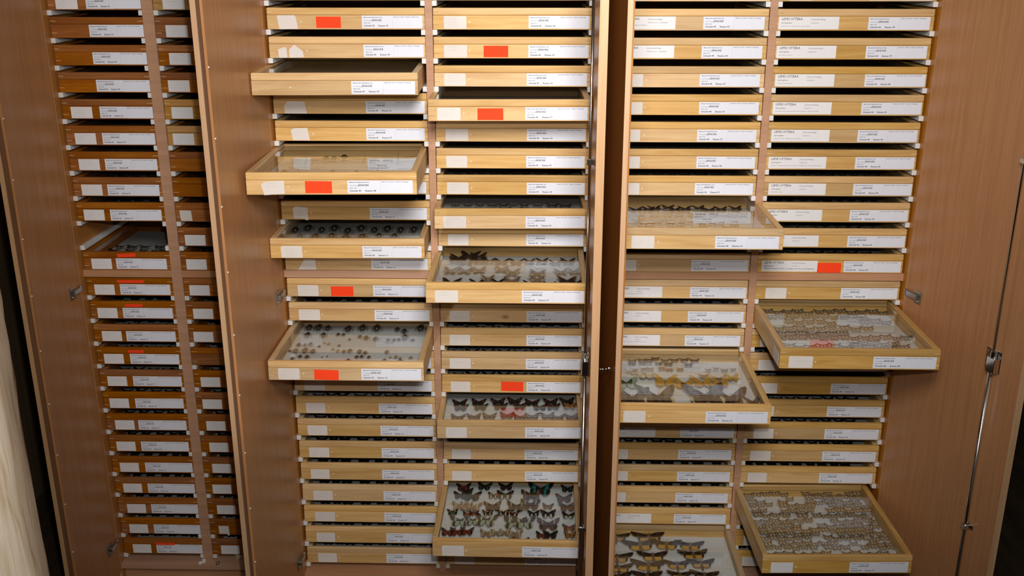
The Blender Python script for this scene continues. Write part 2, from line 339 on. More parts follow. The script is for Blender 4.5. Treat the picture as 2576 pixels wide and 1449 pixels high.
def wing(name, stops, rough=.75):
    """wing scales: colour zones from the body out to the wing edge, wobbling with noise; veins as thin dark streaks"""
    m, n, l, b = nt(name)
    tc = n.new('ShaderNodeTexCoord'); sx = n.new('ShaderNodeSeparateXYZ'); l.new(tc.outputs['Object'], sx.inputs[0])
    ab = n.new('ShaderNodeMath'); ab.operation = 'ABSOLUTE'; l.new(sx.outputs[0], ab.inputs[0])
    no = n.new('ShaderNodeTexNoise'); no.inputs['Scale'].default_value = 5; no.inputs['Detail'].default_value = 3; l.new(tc.outputs['Object'], no.inputs['Vector'])
    ma = n.new('ShaderNodeMath'); ma.operation = 'MULTIPLY_ADD'; ma.inputs[1].default_value = .28; l.new(no.outputs['Fac'], ma.inputs[0]); l.new(ab.outputs[0], ma.inputs[2])
    su = n.new('ShaderNodeMath'); su.operation = 'SUBTRACT'; su.inputs[1].default_value = .14; l.new(ma.outputs[0], su.inputs[0])
    cr = n.new('ShaderNodeValToRGB'); e = cr.color_ramp.elements
    while len(e) > 1: e.remove(e[-1])
    e[0].position = stops[0][0]; e[0].color = (*stops[0][1], 1)
    for p, c in stops[1:]:
        k = e.new(p); k.color = (*c, 1)
    l.new(su.outputs[0], cr.inputs[0])
    v = n.new('ShaderNodeTexNoise'); v.inputs['Scale'].default_value = 22; v.inputs['Detail'].default_value = 2; l.new(tc.outputs['Object'], v.inputs['Vector'])
    mr = n.new('ShaderNodeMapRange'); mr.inputs[1].default_value = .3; mr.inputs[2].default_value = .7; mr.inputs[3].default_value = .7; mr.inputs[4].default_value = 1.2; l.new(v.outputs['Fac'], mr.inputs[0])
    h = n.new('ShaderNodeHueSaturation'); l.new(mr.outputs[0], h.inputs['Value']); l.new(cr.outputs[0], h.inputs['Color']); l.new(h.outputs[0], b.inputs['Base Color'])
    b.inputs['Roughness'].default_value = rough; b.inputs['Specular IOR Level'].default_value = .2
    return m

PINE = wood('pine', (.56, .325, .125), (.64, .405, .172), (.70, .47, .215), 'X', knots=True)
HONEY = wood('honey_pine', (.50, .28, .09), (.58, .35, .125), (.65, .42, .165), 'X', knots=True)
AMBER = wood('varnished_pine', (.24, .068, .010), (.31, .098, .013), (.38, .14, .022), 'X', rough=.38, var=.25)
AMBERPALE = wood('pale_varnished_pine', (.40, .19, .045), (.49, .255, .07), (.56, .32, .10), 'X', rough=.38)
LONGY = {PINE: wood('pine_side', (.50, .295, .115), (.60, .385, .17), (.68, .465, .225), 'Y', knots=True), HONEY: wood('honey_pine_side', (.45, .245, .075), (.55, .33, .115), (.64, .42, .165), 'Y', knots=True),
         AMBER: wood('varnished_pine_side', (.24, .066, .008), (.335, .105, .012), (.42, .155, .022), 'Y', rough=.38, var=.45), AMBERPALE: wood('pale_varnished_pine_side', (.40, .19, .045), (.49, .255, .07), (.56, .32, .10), 'Y', rough=.38)}
VENEER = wood('beech_veneer', (.41, .168, .047), (.455, .192, .056), (.50, .218, .068), 'Z', scale=11, stretch=30, rough=.33, var=.04, knots=False, fine=.8)
EDGE = wood('beech_edging', (.50, .285, .145), (.55, .325, .172), (.60, .365, .20), 'Z', scale=9, stretch=22, rough=.4, var=.05, knots=False, fine=.5)
SHELFW = wood('beech_shelf', (.44, .232, .128), (.49, .265, .15), (.54, .30, .175), 'X', scale=9, stretch=18, rough=.4, var=.05, knots=False, fine=.5)
DARKSTRIP = wood('dark_rebate', (.17, .085, .04), (.21, .105, .05), (.25, .13, .062), 'Z', scale=9, stretch=20, rough=.5, var=.03, knots=False)
OLDWOOD = wood('weathered_timber', (.50, .34, .20), (.74, .57, .38), (.86, .73, .55), 'Z', scale=10, stretch=9, rough=.8, var=.02, knots=True, fine=.7)
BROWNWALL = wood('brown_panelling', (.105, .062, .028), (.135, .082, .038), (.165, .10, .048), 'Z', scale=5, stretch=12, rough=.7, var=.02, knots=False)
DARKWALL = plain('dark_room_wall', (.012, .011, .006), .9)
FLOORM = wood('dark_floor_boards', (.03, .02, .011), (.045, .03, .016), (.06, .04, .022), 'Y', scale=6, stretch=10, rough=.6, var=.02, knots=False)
CARDW = paper('card_white', (.76, .77, .83)); SLIPW = paper('slip_cream', (.74, .68, .62)); WHITELABEL = paper('white_label', (.80, .78, .77))
RED = plain('neon_red_paper', (1.0, .062, .012), .7, spec=.2)
INK = plain('black_ink', (.03, .03, .035), .8, spec=.1); GREYINK = plain('grey_ink', (.22, .22, .24), .8, spec=.1); PENCIL = plain('pencil', (.42, .39, .37), .8, spec=.1)
FOAM = paper('white_foam', (.74, .74, .72)); PLASTIC = plain('white_plastic', (.72, .71, .68), .45); GLASS = glass('lid_glass')
STEEL = plain('chrome_steel', (.62, .62, .60), .16, 1.0); BRASSY = plain('dull_steel', (.42, .41, .38), .35, 1.0); RIVET = plain('rivet_white', (.85, .82, .78), .4)
KEYP = plain('pale_key_wood', (.78, .62, .36), .5); KEYD = plain('dark_key_wood', (.36, .21, .09), .5)
CORK = plain('pale_cork', (.55, .48, .30), .9); BACKW = plain('cabinet_back_board', (.10, .055, .028), .7)

# ------------------------------------------------------------------ mesh helpers
class MB:
    def __init__(s): s.v = []; s.f = []; s.m = []
    def box(s, x0, x1, y0, y1, z0, z1, mi=0):
        k = len(s.v); s.v += [(x, y, z) for x in (x0, x1) for y in (y0, y1) for z in (z0, z1)]
        for q in ((0, 1, 3, 2), (4, 6, 7, 5), (0, 4, 5, 1), (2, 3, 7, 6), (0, 2, 6, 4), (1, 5, 7, 3)): s.f.append([k + i for i in q]); s.m.append(mi)
        return s
    def prism(s, pts, y0, y1, mi=0):
        """outline in the XZ plane (counter-clockwise seen from -Y) given thickness along Y"""
        k = len(s.v); n = len(pts); s.v += [(x, y0, z) for x, z in pts] + [(x, y1, z) for x, z in pts]
        s.f.append([k + i for i in range(n)]); s.m.append(mi); s.f.append([k + n + i for i in reversed(range(n))]); s.m.append(mi)
        for i in range(n): j = (i + 1) % n; s.f.append([k + i, k + n + i, k + n + j, k + j]); s.m.append(mi)
        return s
    def tube(s, a, b, r, n=8, mi=0, r2=None):
        a, b = Vector(a), Vector(b); d = (b - a).normalized(); u = d.orthogonal().normalized(); w_ = d.cross(u); k = len(s.v); r2 = r if r2 is None else r2
        for p, rr in ((a, r), (b, r2)):
            for i in range(n): t = 2 * math.pi * i / n; s.v.append(tuple(p + (u * math.cos(t) + w_ * math.sin(t)) * rr))
        for i in range(n): j = (i + 1) % n; s.f.append([k + i, k + j, k + n + j, k + n + i]); s.m.append(mi)
        s.f.append([k + i for i in reversed(range(n))]); s.m.append(mi); s.f.append([k + n + i for i in range(n)]); s.m.append(mi)
        return s
    def blob(s, c, rx, ry, rz, n=8, rings=5, mi=0, zmin=-1.0):
        k = len(s.v)
        for i in range(rings + 1):
            ph = math.pi * i / rings
            for j in range(n):
                t = 2 * math.pi * j / n
                s.v.append((c[0] + rx * math.sin(ph) * math.cos(t), c[1] + ry * math.cos(ph), c[2] + rz * max(zmin, math.sin(ph) * math.sin(t))))
        for i in range(rings):
            for j in range(n):
                j2 = (j + 1) % n; s.f.append([k + i * n + j, k + i * n + j2, k + (i + 1) * n + j2, k + (i + 1) * n + j]); s.m.append(mi)
        return s
    def poly(s, pts, mi=0):
        k = len(s.v); s.v += pts; s.f.append(list(range(k, k + len(pts)))); s.m.append(mi); return s
    def mesh(s, name, mats):
        me = bpy.data.meshes.new(name); me.from_pydata(s.v, [], s.f)
        for m in mats: me.materials.append(m)
        if len(mats) > 1: me.polygons.foreach_set('material_index', s.m)
        me.update(); return me
def finish(me, smooth=False):
    bm = bmesh.new(); bm.from_mesh(me); bmesh.ops.recalc_face_normals(bm, faces=bm.faces[:]); bm.to_mesh(me); bm.free()
    if smooth:
        for p in me.polygons: p.use_smooth = True
    return me
def bevel(me, off=.0012, seg=2):
    bm = bmesh.new(); bm.from_mesh(me); bmesh.ops.recalc_face_normals(bm, faces=bm.faces[:])
    bmesh.ops.bevel(bm, geom=bm.edges[:], offset=off, segments=seg, affect='EDGES', profile=.6); bm.to_mesh(me); bm.free(); return me
def ob(name, me, parent=None, loc=(0, 0, 0), rot=(0, 0, 0), scale=None):
    o = bpy.data.objects.new(name, me); COL.objects.link(o); o.location = loc; o.rotation_euler = rot
    if scale: o.scale = scale
    if parent: o.parent = parent
    return o
def thing(name, label, cat, loc=(0, 0, 0), rotz=0.0, group=None, me=None):
    o = bpy.data.objects.new(name, me); COL.objects.link(o); o.location = loc; o.rotation_euler = (0, 0, rotz)
    o['label'] = label; o['category'] = cat
    if group: o['group'] = group
    return o
def box_me(name, d, mat, bev=0.0):
    me = finish(MB().box(*d).mesh(name, [mat]))
    return bevel(me, bev) if bev else me

# ------------------------------------------------------------------ lettering: flat glyphs cached once, then laid out in lines
GL = {}
def glyph(ch, bold):
    key = (ch, bold)
    if key in GL: return GL[key]
    def geo(body):
        c = bpy.data.curves.new('glyph', 'FONT'); c.body = body; c.size = 1.0; c.resolution_u = 1; c.dimensions = '2D'; c.fill_mode = 'BOTH'
        if bold: c.offset = .022
        o = bpy.data.objects.new('glyph', c); COL.objects.link(o); bpy.context.view_layer.update()
        me = bpy.data.meshes.new_from_object(o.evaluated_get(bpy.context.evaluated_depsgraph_get()))
        v = [tuple(q.co) for q in me.vertices]; f = [list(q.vertices) for q in me.polygons]
        bpy.data.meshes.remove(me); bpy.data.objects.remove(o); bpy.data.curves.remove(c); return v, f
    wid = lambda v: (max(q[0] for q in v) - min(q[0] for q in v)) if v else 0
    if 'nn' not in GL: GL['nn'] = wid(geo('nn')[0])
    adv = wid(geo('n' + ch + 'n')[0]) - GL['nn']
    v, f = geo(ch) if ch != ' ' else ([], [])
    GL[key] = (v, f, adv); return GL[key]
def text_into(mb, s, x, z, width=None, cap=None, bold=False, y=0.0, mi=0):
    """a line of type on the XZ plane; cap = capital height, width = forced length of the line"""
    k = (cap or .004) / .70; tot = sum(glyph(c, bold)[2] for c in s) * k
    kx = k * (width / tot) if width else k
    for c in s:
        v, f, adv = glyph(c, bold); b = len(mb.v)
        mb.v += [(x + q[0] * kx, y, z + q[1] * k) for q in v]
        for q in f: mb.f.append([b + i for i in q]); mb.m.append(mi)
        x += adv * kx
    return mb

# ------------------------------------------------------------------ the room around the cabinets
def structure(name, me): o = ob(name, me); o['kind'] = 'structure'; return o
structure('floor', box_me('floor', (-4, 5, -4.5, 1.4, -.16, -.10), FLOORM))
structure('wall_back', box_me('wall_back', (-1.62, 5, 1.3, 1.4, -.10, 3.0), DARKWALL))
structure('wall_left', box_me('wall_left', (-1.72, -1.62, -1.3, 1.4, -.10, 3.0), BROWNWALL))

# ------------------------------------------------------------------ cabinets
TOPZ = 2.0
def make_door(cab, side, hinge, ang, length, z0, z1, hinges, rod=False, lip=True, key=False, studs=True):
    """leaf opened about its hinge; local -Y runs to the free edge, the inner face is x = 0 and the thickness lies outside"""
    s = -1 if side == 'l' else 1; t = .019
    root = ob('door', None, cab)
    mb = MB(); L0 = length - (.026 if lip else 0)
    mb.box(*sorted((0, s * t)), -L0, 0, z0, z1, 0)
    if lip: mb.box(*sorted((s * .007, s * t)), -length, -L0, z0, z1, 0)
    me = mb.mesh('door_leaf', [VENEER]); finish(me)
    root.data = None
    leaf = root
    bpy.data.objects.remove(root)
    leaf = ob('door', me, cab, loc=(hinge[0], hinge[1], 0), rot=(0, 0, ang * s if side == 'r' else -ang))
    ob('edge_band', box_me('edge_band', (*sorted((s * (.007 if lip else 0.0), s * t)), -length - .0012, -length, z0, z1), EDGE), leaf)
    if lip:
        ob('rebate_strip', box_me('rebate_strip', (*sorted((s * .0062, s * .007)), -length, -L0, z0, z1), DARKSTRIP), leaf)
        smb = finish(MB().blob((0, 0, 0), .0024, .0024, .0024, 6, 4).mesh('stud', [RIVET]), True)
        z = z0 + .10
        while z < z1 and studs: ob('stud', smb, leaf, loc=(-s * .0004, -L0 + .001, z)); z += .158
    for hz in hinges:
        hb = MB(); hb.box(*sorted((0, -s * .003)), -.075, -.045, hz - .018, hz + .018); hb.box(*sorted((-s * .003, -s * .011)), -.066, -.018, hz - .006, hz + .008)
        hb.tube((-s * .007, -.014, hz - .004), (-s * .007, -.014, hz + .010), .005); hb.tube((-s * .003, -.060, hz - .013), (-s * .0055, -.060, hz - .013), .004)
        ob('hinge', bevel(hb.mesh('hinge', [BRASSY]), .0006, 1), leaf)
    if rod:
        d = -(length - .09); x = -s * .012; lz = .925
        ob('lock_rod', finish(MB().tube((x, d, lz + .01), (x, d, z1 - .02), .0034, 10).mesh('lock_rod', [STEEL]), True), leaf)
        ob('lock_rod', finish(MB().tube((x, d, z0 + .02), (x, d, lz - .02), .0052, 10).mesh('lock_rod', [STEEL]), True), leaf)
        lb = MB().box(*sorted((0, -s * .0025)), d - .018, d + .036, lz - .028, lz + .03); lb.box(*sorted((-s * .0025, -s * .019)), d - .017, d + .012, lz - .026, lz + .012)
        lb.tube((x, d, lz + .010), (x, d, lz + .030), .007); lb.tube((-s * .004, d + .026, lz + .018), (-s * .0065, d + .026, lz + .018), .005)
        ob('lock_case', bevel(lb.mesh('lock_case', [STEEL]), .001, 1), leaf)
        for gz in (.46, 1.43):
            g = MB().box(*sorted((0, -s * .002)), d - .016, d + .016, gz - .008, gz + .008); g.box(*sorted((-s * .002, -s * .019)), d - .008, d + .008, gz - .006, gz + .006)
            ob('rod_guide', bevel(g.mesh('rod_guide', [STEEL]), .0008, 1), leaf)
    if key:
        d = -(length - .075); kz = .918
        k = MB().tube((s * t, d, kz), (s * (t + .004), d, kz), .008, 12); k.tube((s * (t + .004), d, kz), (s * (t + .022), d, kz), .0028, 8); k.blob((s * (t + .028), d, kz), .008, .005, .009, 10, 6)
        ob('key', finish(k.mesh('key', [STEEL]), True), leaf)
    return leaf
RAILS = {}
def make_cabinet(c, label, hz_l, hz_r, angs, lens, left_lip=True):
    X, Y, Z, W, g = CAB[c]; bot = row_top(25, c) - H - .022
    root = thing('cabinet', label, 'cabinet', (X, Y, 0))
    xi = W + g / 2 + .005; t = .019; yb = .52
    for s in (-1, 1):
        sp = ob('side_panel', box_me('side_panel', (*sorted((s * xi, s * (xi + t))), -.0285, yb, -.10, TOPZ), VENEER), root)
        ob('edge_band', box_me('edge_band', (*sorted((s * xi, s * (xi + t))), -.0295, -.0285, -.10, TOPZ), EDGE), sp)
    ob('divider', box_me('divider', (-g / 2 + .0012, g / 2 - .0012, -.004, yb - .02, bot, TOPZ - .019), SHELFW), root)
    sz1 = row_top(12, c) - H - .0002; sz0 = row_top(13, c) + .0035
    for s in (-1, 1): ob('middle_shelf', box_me('middle_shelf', (*sorted((s * (g / 2 - .001), s * (xi - .0003))), -.0035, yb - .02, sz0, sz1), SHELFW), root)
    ob('bottom_panel', box_me('bottom_panel', (-xi, xi, -.026, yb - .01, bot - .019, bot), SHELFW), root)
    ob('plinth', box_me('plinth', (-xi, xi, -.002, .017, -.10, bot - .0192), SHELFW), root)
    ob('top_panel', box_me('top_panel', (-xi, xi, -.026, yb - .01, TOPZ - .019, TOPZ - .0005), SHELFW), root)
    ob('back_panel', box_me('back_panel', (-xi, xi, yb - .008, yb, bot, TOPZ - .02), BACKW), root)
    rl = bevel(MB().box(-.0065, .0065, 0, .44, -.0145, -.0004).mesh('drawer_rail', [PLASTIC]), .0016, 2)
    rows_ = [r for r in range(2, 26) if r != 12]
    for r in rows_:
        zb = row_top(r, c) - H
        for x in (-W - g / 2 + .0015, -g / 2 - .0058 + .0015, g / 2 + .0058 - .0015, W + g / 2 - .0015):
            ob('drawer_rail', rl, root, loc=(x, -.001, zb))
    make_door(root, 'l', (-xi, -.031), R(angs[0]), lens[0], -.03, TOPZ - .004, hz_l, studs=(c < 3))
    make_door(root, 'r', (xi, -.031), R(angs[1]), lens[1], -.03, TOPZ - .004, hz_r, rod=(c > 1), lip=(c == 1), key=(c == 2))
    return root
make_cabinet(1, 'cabinet of reddish varnished insect boxes, timber post standing before its open door', (.09, .95, 1.84), (.09, .95, 1.84), (0, 0), (.31, .31))
make_cabinet(2, 'middle beech cabinet of pale pine boxes on cards Schrank 43, both doors open', (.105, .97, 1.84), (.105, .97, 1.84), (0, -1.8), (.50, .50))
make_cabinet(3, 'beech cabinet of pine boxes on cards Schrank 44, wide-open door with lock rod', (.105, .98, 1.84), (.105, .98, 1.84), (-2.0, 14), (.49, .49))

# ------------------------------------------------------------------ insect boxes
KIT = {}
def kit(W, mat):
    key = (round(W, 4), mat.name)
    if key in KIT: return KIT[key]
    a = W / 2; zl = .0365; t = .011; rw = .0155
    d = {}
    d['front_board'] = bevel(MB().box(-a, a, 0, t, 0, zl).mesh('front_board', [mat]), .0006, 1)
    d['back_board'] = box_me('back_board', (-a, a, DEP - t, DEP, 0, zl), mat)
    d['side_l'] = box_me('side_board', (-a, -a + t, t, DEP - t, 0, zl), LONGY[mat]); d['side_r'] = box_me('side_board', (a - t, a, t, DEP - t, 0, zl), LONGY[mat])
    d['bottom_board'] = box_me('bottom_board', (-a + t, a - t, t, DEP - t, .001, .004), BACKW)
    d['lining'] = box_me('lining', (-a + t + .0002, a - t - .0002, t + .0002, DEP - t - .0002, .004, .012), FOAM)
    for nm, q in (('lid_front', (-a, a, 0, .0105)), ('lid_back', (-a, a, DEP - rw, DEP)), ('lid_l', (-a, -a + rw, .0105, DEP - rw)), ('lid_r', (a - rw, a, .0105, DEP - rw))):
        d[nm] = bevel(MB().box(*q, zl + .0003, H).mesh('lid_rail', [LONGY[mat] if nm in ('lid_l', 'lid_r') else mat]), .0026 if nm == 'lid_front' else .0010, 3 if nm == 'lid_front' else 1)
    d['glass_lid'] = box_me('glass_lid', (-a + rw - .002, a - rw + .002, rw - .007, DEP - rw + .002, .0505, .0525), GLASS)
    for nm, km in (('pale', KEYP), ('dark', KEYD)):
        mb = MB()
        for s in (-1, 1):
            for z in (.0125, .0445): mb.box(*sorted((s * a, s * (a - .0155))), -.00025, .001, z, z + .0009)
        d['keys_' + nm] = mb.mesh('corner_key', [km])
    KIT[key] = d; return d
CARD = bevel(MB().box(0, .081, -.0005, 0, 0, .0325).mesh('card', [CARDW]), .0001, 1)
CARD2 = bevel(MB().box(.0812, .161, -.0005, 0, 0, .0325).mesh('card', [CARDW]), .0001, 1)
LEPCARD = MB().box(0, .158, -.0005, 0, 0, .0325).mesh('card', [WHITELABEL])
def rounded(w_, h_, r=.003, n=3):
    pts = []
    for cx, cz, a0 in ((w_ - r, h_ - r, 0), (r, h_ - r, 90), (r, r, 180), (w_ - r, r, 270)):
        for i in range(n + 1): t = R(a0 + 90 * i / n); pts.append((cx + r * math.cos(t), cz + r * math.sin(t)))
    return list(reversed(pts))[::-1]
SLIPS = [finish(MB().prism(rounded(.058 + .002 * k, .0325, .003), -.0004, 0).mesh('slip', [SLIPW])) for k in range(3)]
SQUARE = MB().box(0, .0605, -.0004, 0, 0, .0320).mesh('slip', [WHITELABEL])
RIV = finish(MB().tube((0, -.0012, 0), (0, 0, 0), .0019, 10).mesh('rivet', [RIVET]))
RIV2 = finish(MB().tube((0, -.0018, 0), (0, -.0012, 0), .0006, 8).mesh('rivet_hole', [GREYINK]))
def scribble(seed, w_, h_, n, big=False):
    """faint pencil notes: a few short wavering strokes per line"""
    rnd = random.Random(seed); mb = MB()
    for k in range(n):
        z = h_ - .006 - k * (.0055 if n > 3 else .0075); x = .006 + rnd.random() * .006; end = x + (.35 + .4 * rnd.random()) * (w_ - .014)
        while x < end:
            s = .0012 + .0014 * rnd.random(); hgt = (.0012 + .0012 * rnd.random())
            zz = z + rnd.uniform(-.0003, .0003); th = .00028
            mb.box(x, x + s * .8, -.00005, 0, zz, zz + th); mb.box(x, x + th, -.00005, 0, zz, zz + hgt)
            if rnd.random() < .5: mb.box(x + s * .5, x + s * .5 + th, -.00005, 0, zz, zz + hgt * .8)
            x += s + (.0022 if rnd.random() < .2 else .0006)
    return mb.mesh('pencil_note', [PENCIL])
SCR = [scribble(i, .058, .0325, 2 + i % 4) for i in range(8)]
ODD = {(3, 3): [[(.027, .035), (.032, .0004), (.0814, .001), (.0775, .0315), (.0733, .0366), (.0295, .0366)]],
       (3, 4): [[(.0236, .0225), (.0253, .0004), (.0477, .0008), (.0477, .0233), (.0434, .0292)], [(.053, .0216), (.0538, .0004), (.0923, .002), (.0904, .018), (.068, .035)]],
       (3, 6): [[(.029, .021), (.0306, .0005), (.0909, .0003), (.0857, .033), (.0398, .034)]],
       (3, 7): [[(.043, .0297), (.047, .002), (.0944, .002), (.0889, .0364), (.0516, .0349)]],
       (3, 8): [[(.0366, .026), (.0433, -.0008), (.094, .003), (.0934, .036), (.046, .0328)]],
       (3, 10): [[(.0332, .033), (.0339, .004), (.0661, .0038), (.0668, -.001), (.0752, -.001), (.0746, .0354), (.0401, .0376)]],
       (3, 11): [[(.0284, .031), (.030, .0015), (.0866, .0015), (.0866, .035), (.0325, .035)]],
       (3, 12): [[(.0365, .001), (.0887, .0016), (.0872, .0326), (.0555, .0326)]],
       (2, 24): [[(.0263, .033), (.0275, .004), (.054, .0035), (.0545, -.002), (.0605, -.002), (.0595, .033)]],
       (2, 10): [[(.0105, .032), (.0125, .004), (.015, .002), (.045, .0025), (.0465, .005), (.0445, .033), (.013, .034)]]}
REDS = {(3, 2): (.124, .189, .004, .034, 0), (3, 3): (.131, .197, .004, .033, 0), (3, 8): (.145, .211, .004, .034, -.01), (3, 13): (.127, .192, .002, .032, 0), (3, 15): (.124, .190, .002, .031, -.02),
        (4, 4): (.1335, .199, .003, .033, 0), (4, 6): (.1275, .194, .003, .033, 0), (4, 17): (.176, .242, .006, .036, -.02), (6, 12): (.169, .236, .001, .030, 0),
        (1, 12): (.1026, .158, .040, .051, .05), (1, 13): (.092, .173, .0405, .0495, 0), (1, 14): (.1065, .160, .039, .048, 0), (1, 16): (.0974, .1465, .0386, .048, 0), (1, 25): (.105, .168, .0335, .0425, 0)}
SPEC = {3: 'Hemaris, Haemorrhagia, Eumorpha, Daphnis', 4: 'Smerinthus, Laothoe', 5: 'Laothoe, Pseudosphinx', 6: 'Isognathus, Erinnyis, Pachylia, Hemeroplanes, Callionima, Enyo', 7: 'Marumba, Mimas, Callambulyx, Smerinthus',
        8: 'Daphnis, Deilephila, Eumorpha, Cephonodes, Hippotion, Theretra, Xylophanes', 9: 'Xylophanes, Hyles', 10: 'Hyles', 11: 'Agrius, Cocytius', 12: 'Wanderschwärmer-Funde von Bürgern aus Gera und Umgebung'}
SPEC5 = {3: ('Widderchen, Glasflügler', 'Procris, Aglaope, Zygaena'), 4: ('Widderchen, Glasflügler', ''), 13: ('Glucken', 'Poecilocampa, Eriogaster, Lasiocampa'), 14: ('Glucken', 'Dendrolimus'), 15: ('Glucken', 'Gastropacha, Odonestis, Dendrolimus, Lemonia'), 19: ('Nachtfalter', 'Saturniidae, Attacus'), 23: ('Schwärmer', '')}
EX = [(10, 28), (32, 88), (9, 31), (14, 46), (9, 19), (7, 16), (9, 39), (21, 36), (11, 32), (20, 129)]
def card_text(cab, num):
    mb = MB(); k = EX[num % len(EX)]
    text_into(mb, 'Museum für Naturkunde Gera', .005, .0267, .049, .0024, True)
    text_into(mb, 'Sammlung', .005, .0185, .0195, .0030, mi=1); text_into(mb, 'JÄNICKE', .0265, .0185, .026, .0042, True)
    text_into(mb, '(EVK %d)' % (1990 + num % 9), .005, .0122, .017, .0020, True)
    text_into(mb, 'Schrank %d' % (41 + cab), .005, .0046, .0285, .0040, True); text_into(mb, 'Kasten %02d' % num, .0435, .0046, .0265, .0040, True)
    return mb.mesh('lettering', [INK, GREYINK])
def stand_text(cab, num):
    mb = MB(); k = EX[(num * 3 + cab) % len(EX)]
    text_into(mb, 'Stand: 06.11.2014   %d Arten / %d Exempl.' % k, .084, .0277, .067, .0021, True)
    return mb.mesh('lettering', [INK])
def lep_text(col, r):
    mb = MB()
    if col == 6:
        text_into(mb, 'LEPIDOPTERA', .007, .0235, .055, .0062); text_into(mb, 'Sphingidae', .007, .0150, .028, .0034)
        big = r == 12; s = SPEC[r]
        text_into(mb, s, .007, .0072, .143 if big else min(.0019 * len(s), .145), .0026 if big else .002, big)
        text_into(mb, 'Schmetterlinge', .084, .0235, .039, .0044, mi=1); text_into(mb, 'Schwärmer', .084, .0150, .0225, .0032, mi=1)
    else:
        a, b_ = SPEC5[r]
        text_into(mb, 'LEPIDOPTERA', .007, .0235, .055, .0062)
        text_into(mb, 'Schmetterlinge', .084, .0235, .039, .0044, mi=1); text_into(mb, a, .084, .0155, min(.0024 * len(a), .055), .0032, mi=1)
        if b_: text_into(mb, b_, .035, .0095, .0019 * len(b_), .0021)
    return mb.mesh('lettering', [INK, GREYINK])
def box_pose(col, r):
    cab = (col - 1) // 2 + 1; X, Y, Z, W, g = CAB[cab]
    xc = X + (-W / 2 - g / 2 if col % 2 else W / 2 + g / 2)
    dx, dy, yaw, dz = PULLED.get((col, r), (0, 0, 0, 0))
    return Vector((xc + dx, Y - dy, row_top(r, cab) - H + max(dz, 0))), yaw, W
ORD = ['', 'first', 'second', 'third', 'fourth', 'fifth', 'sixth', 'seventh', 'eighth', 'ninth', 'tenth', 'eleventh', 'twelfth', 'thirteenth']
def box_number(col, r): return r if col % 2 and col < 5 else (25 + r if col == 4 else (50 + r if col == 5 else (75 + r if col == 6 else r)))
ORD += ['fourteenth', 'fifteenth', 'sixteenth', 'seventeenth', 'eighteenth', 'nineteenth', 'twentieth']
STACK = {1: 'fully visible reddish stack', 3: 'stack with torn slips', 4: 'stack holding the butterflies', 5: 'stack holding the hawk moths', 6: 'stack beside the widest door'}
def box_label(col, r):
    num = box_number(col, r)
    k = '%s %s the middle shelf' % ((ORD[13 - r], 'above') if r < 13 else (ORD[r - 12], 'below'))
    if col == 2: return '%s insect box half hidden by an open door, %s' % ('pale brown' if r in (2, 6, 7) else 'reddish', k)
    state = 'pulled-out' if (col, r) in PULLED else ('red-tagged' if (col, r) in REDS else 'closed')
    return '%s %s box Kasten %02d, %s, %s' % (state, 'reddish' if col == 1 else 'pine', num, k, STACK[col])
TENS = {3: 'thirty', 4: 'forty', 5: 'fifty', 6: 'sixty', 7: 'seventy', 8: 'eighty', 9: 'ninety'}
ONES = ['', 'one', 'two', 'three', 'four', 'five', 'six', 'seven', 'eight', 'nine']
def in_words(n):
    if n < 20: return {8: 'eight', 11: 'eleven', 15: 'fifteen'}[n]
    return TENS[n // 10] + ('-' + ONES[n % 10] if n % 10 else '')
rnd = random.Random(3)
BOX = {}
GROUPS = {1: 'reddish insect boxes in the stack beside the timber post', 2: 'reddish insect boxes half hidden by the open door', 3: 'pine insect boxes Kasten 02 to 25', 4: 'pine insect boxes Kasten 27 to 50', 5: 'pine insect boxes Kasten 52 to 75', 6: 'pine insect boxes Kasten 77 to 100'}
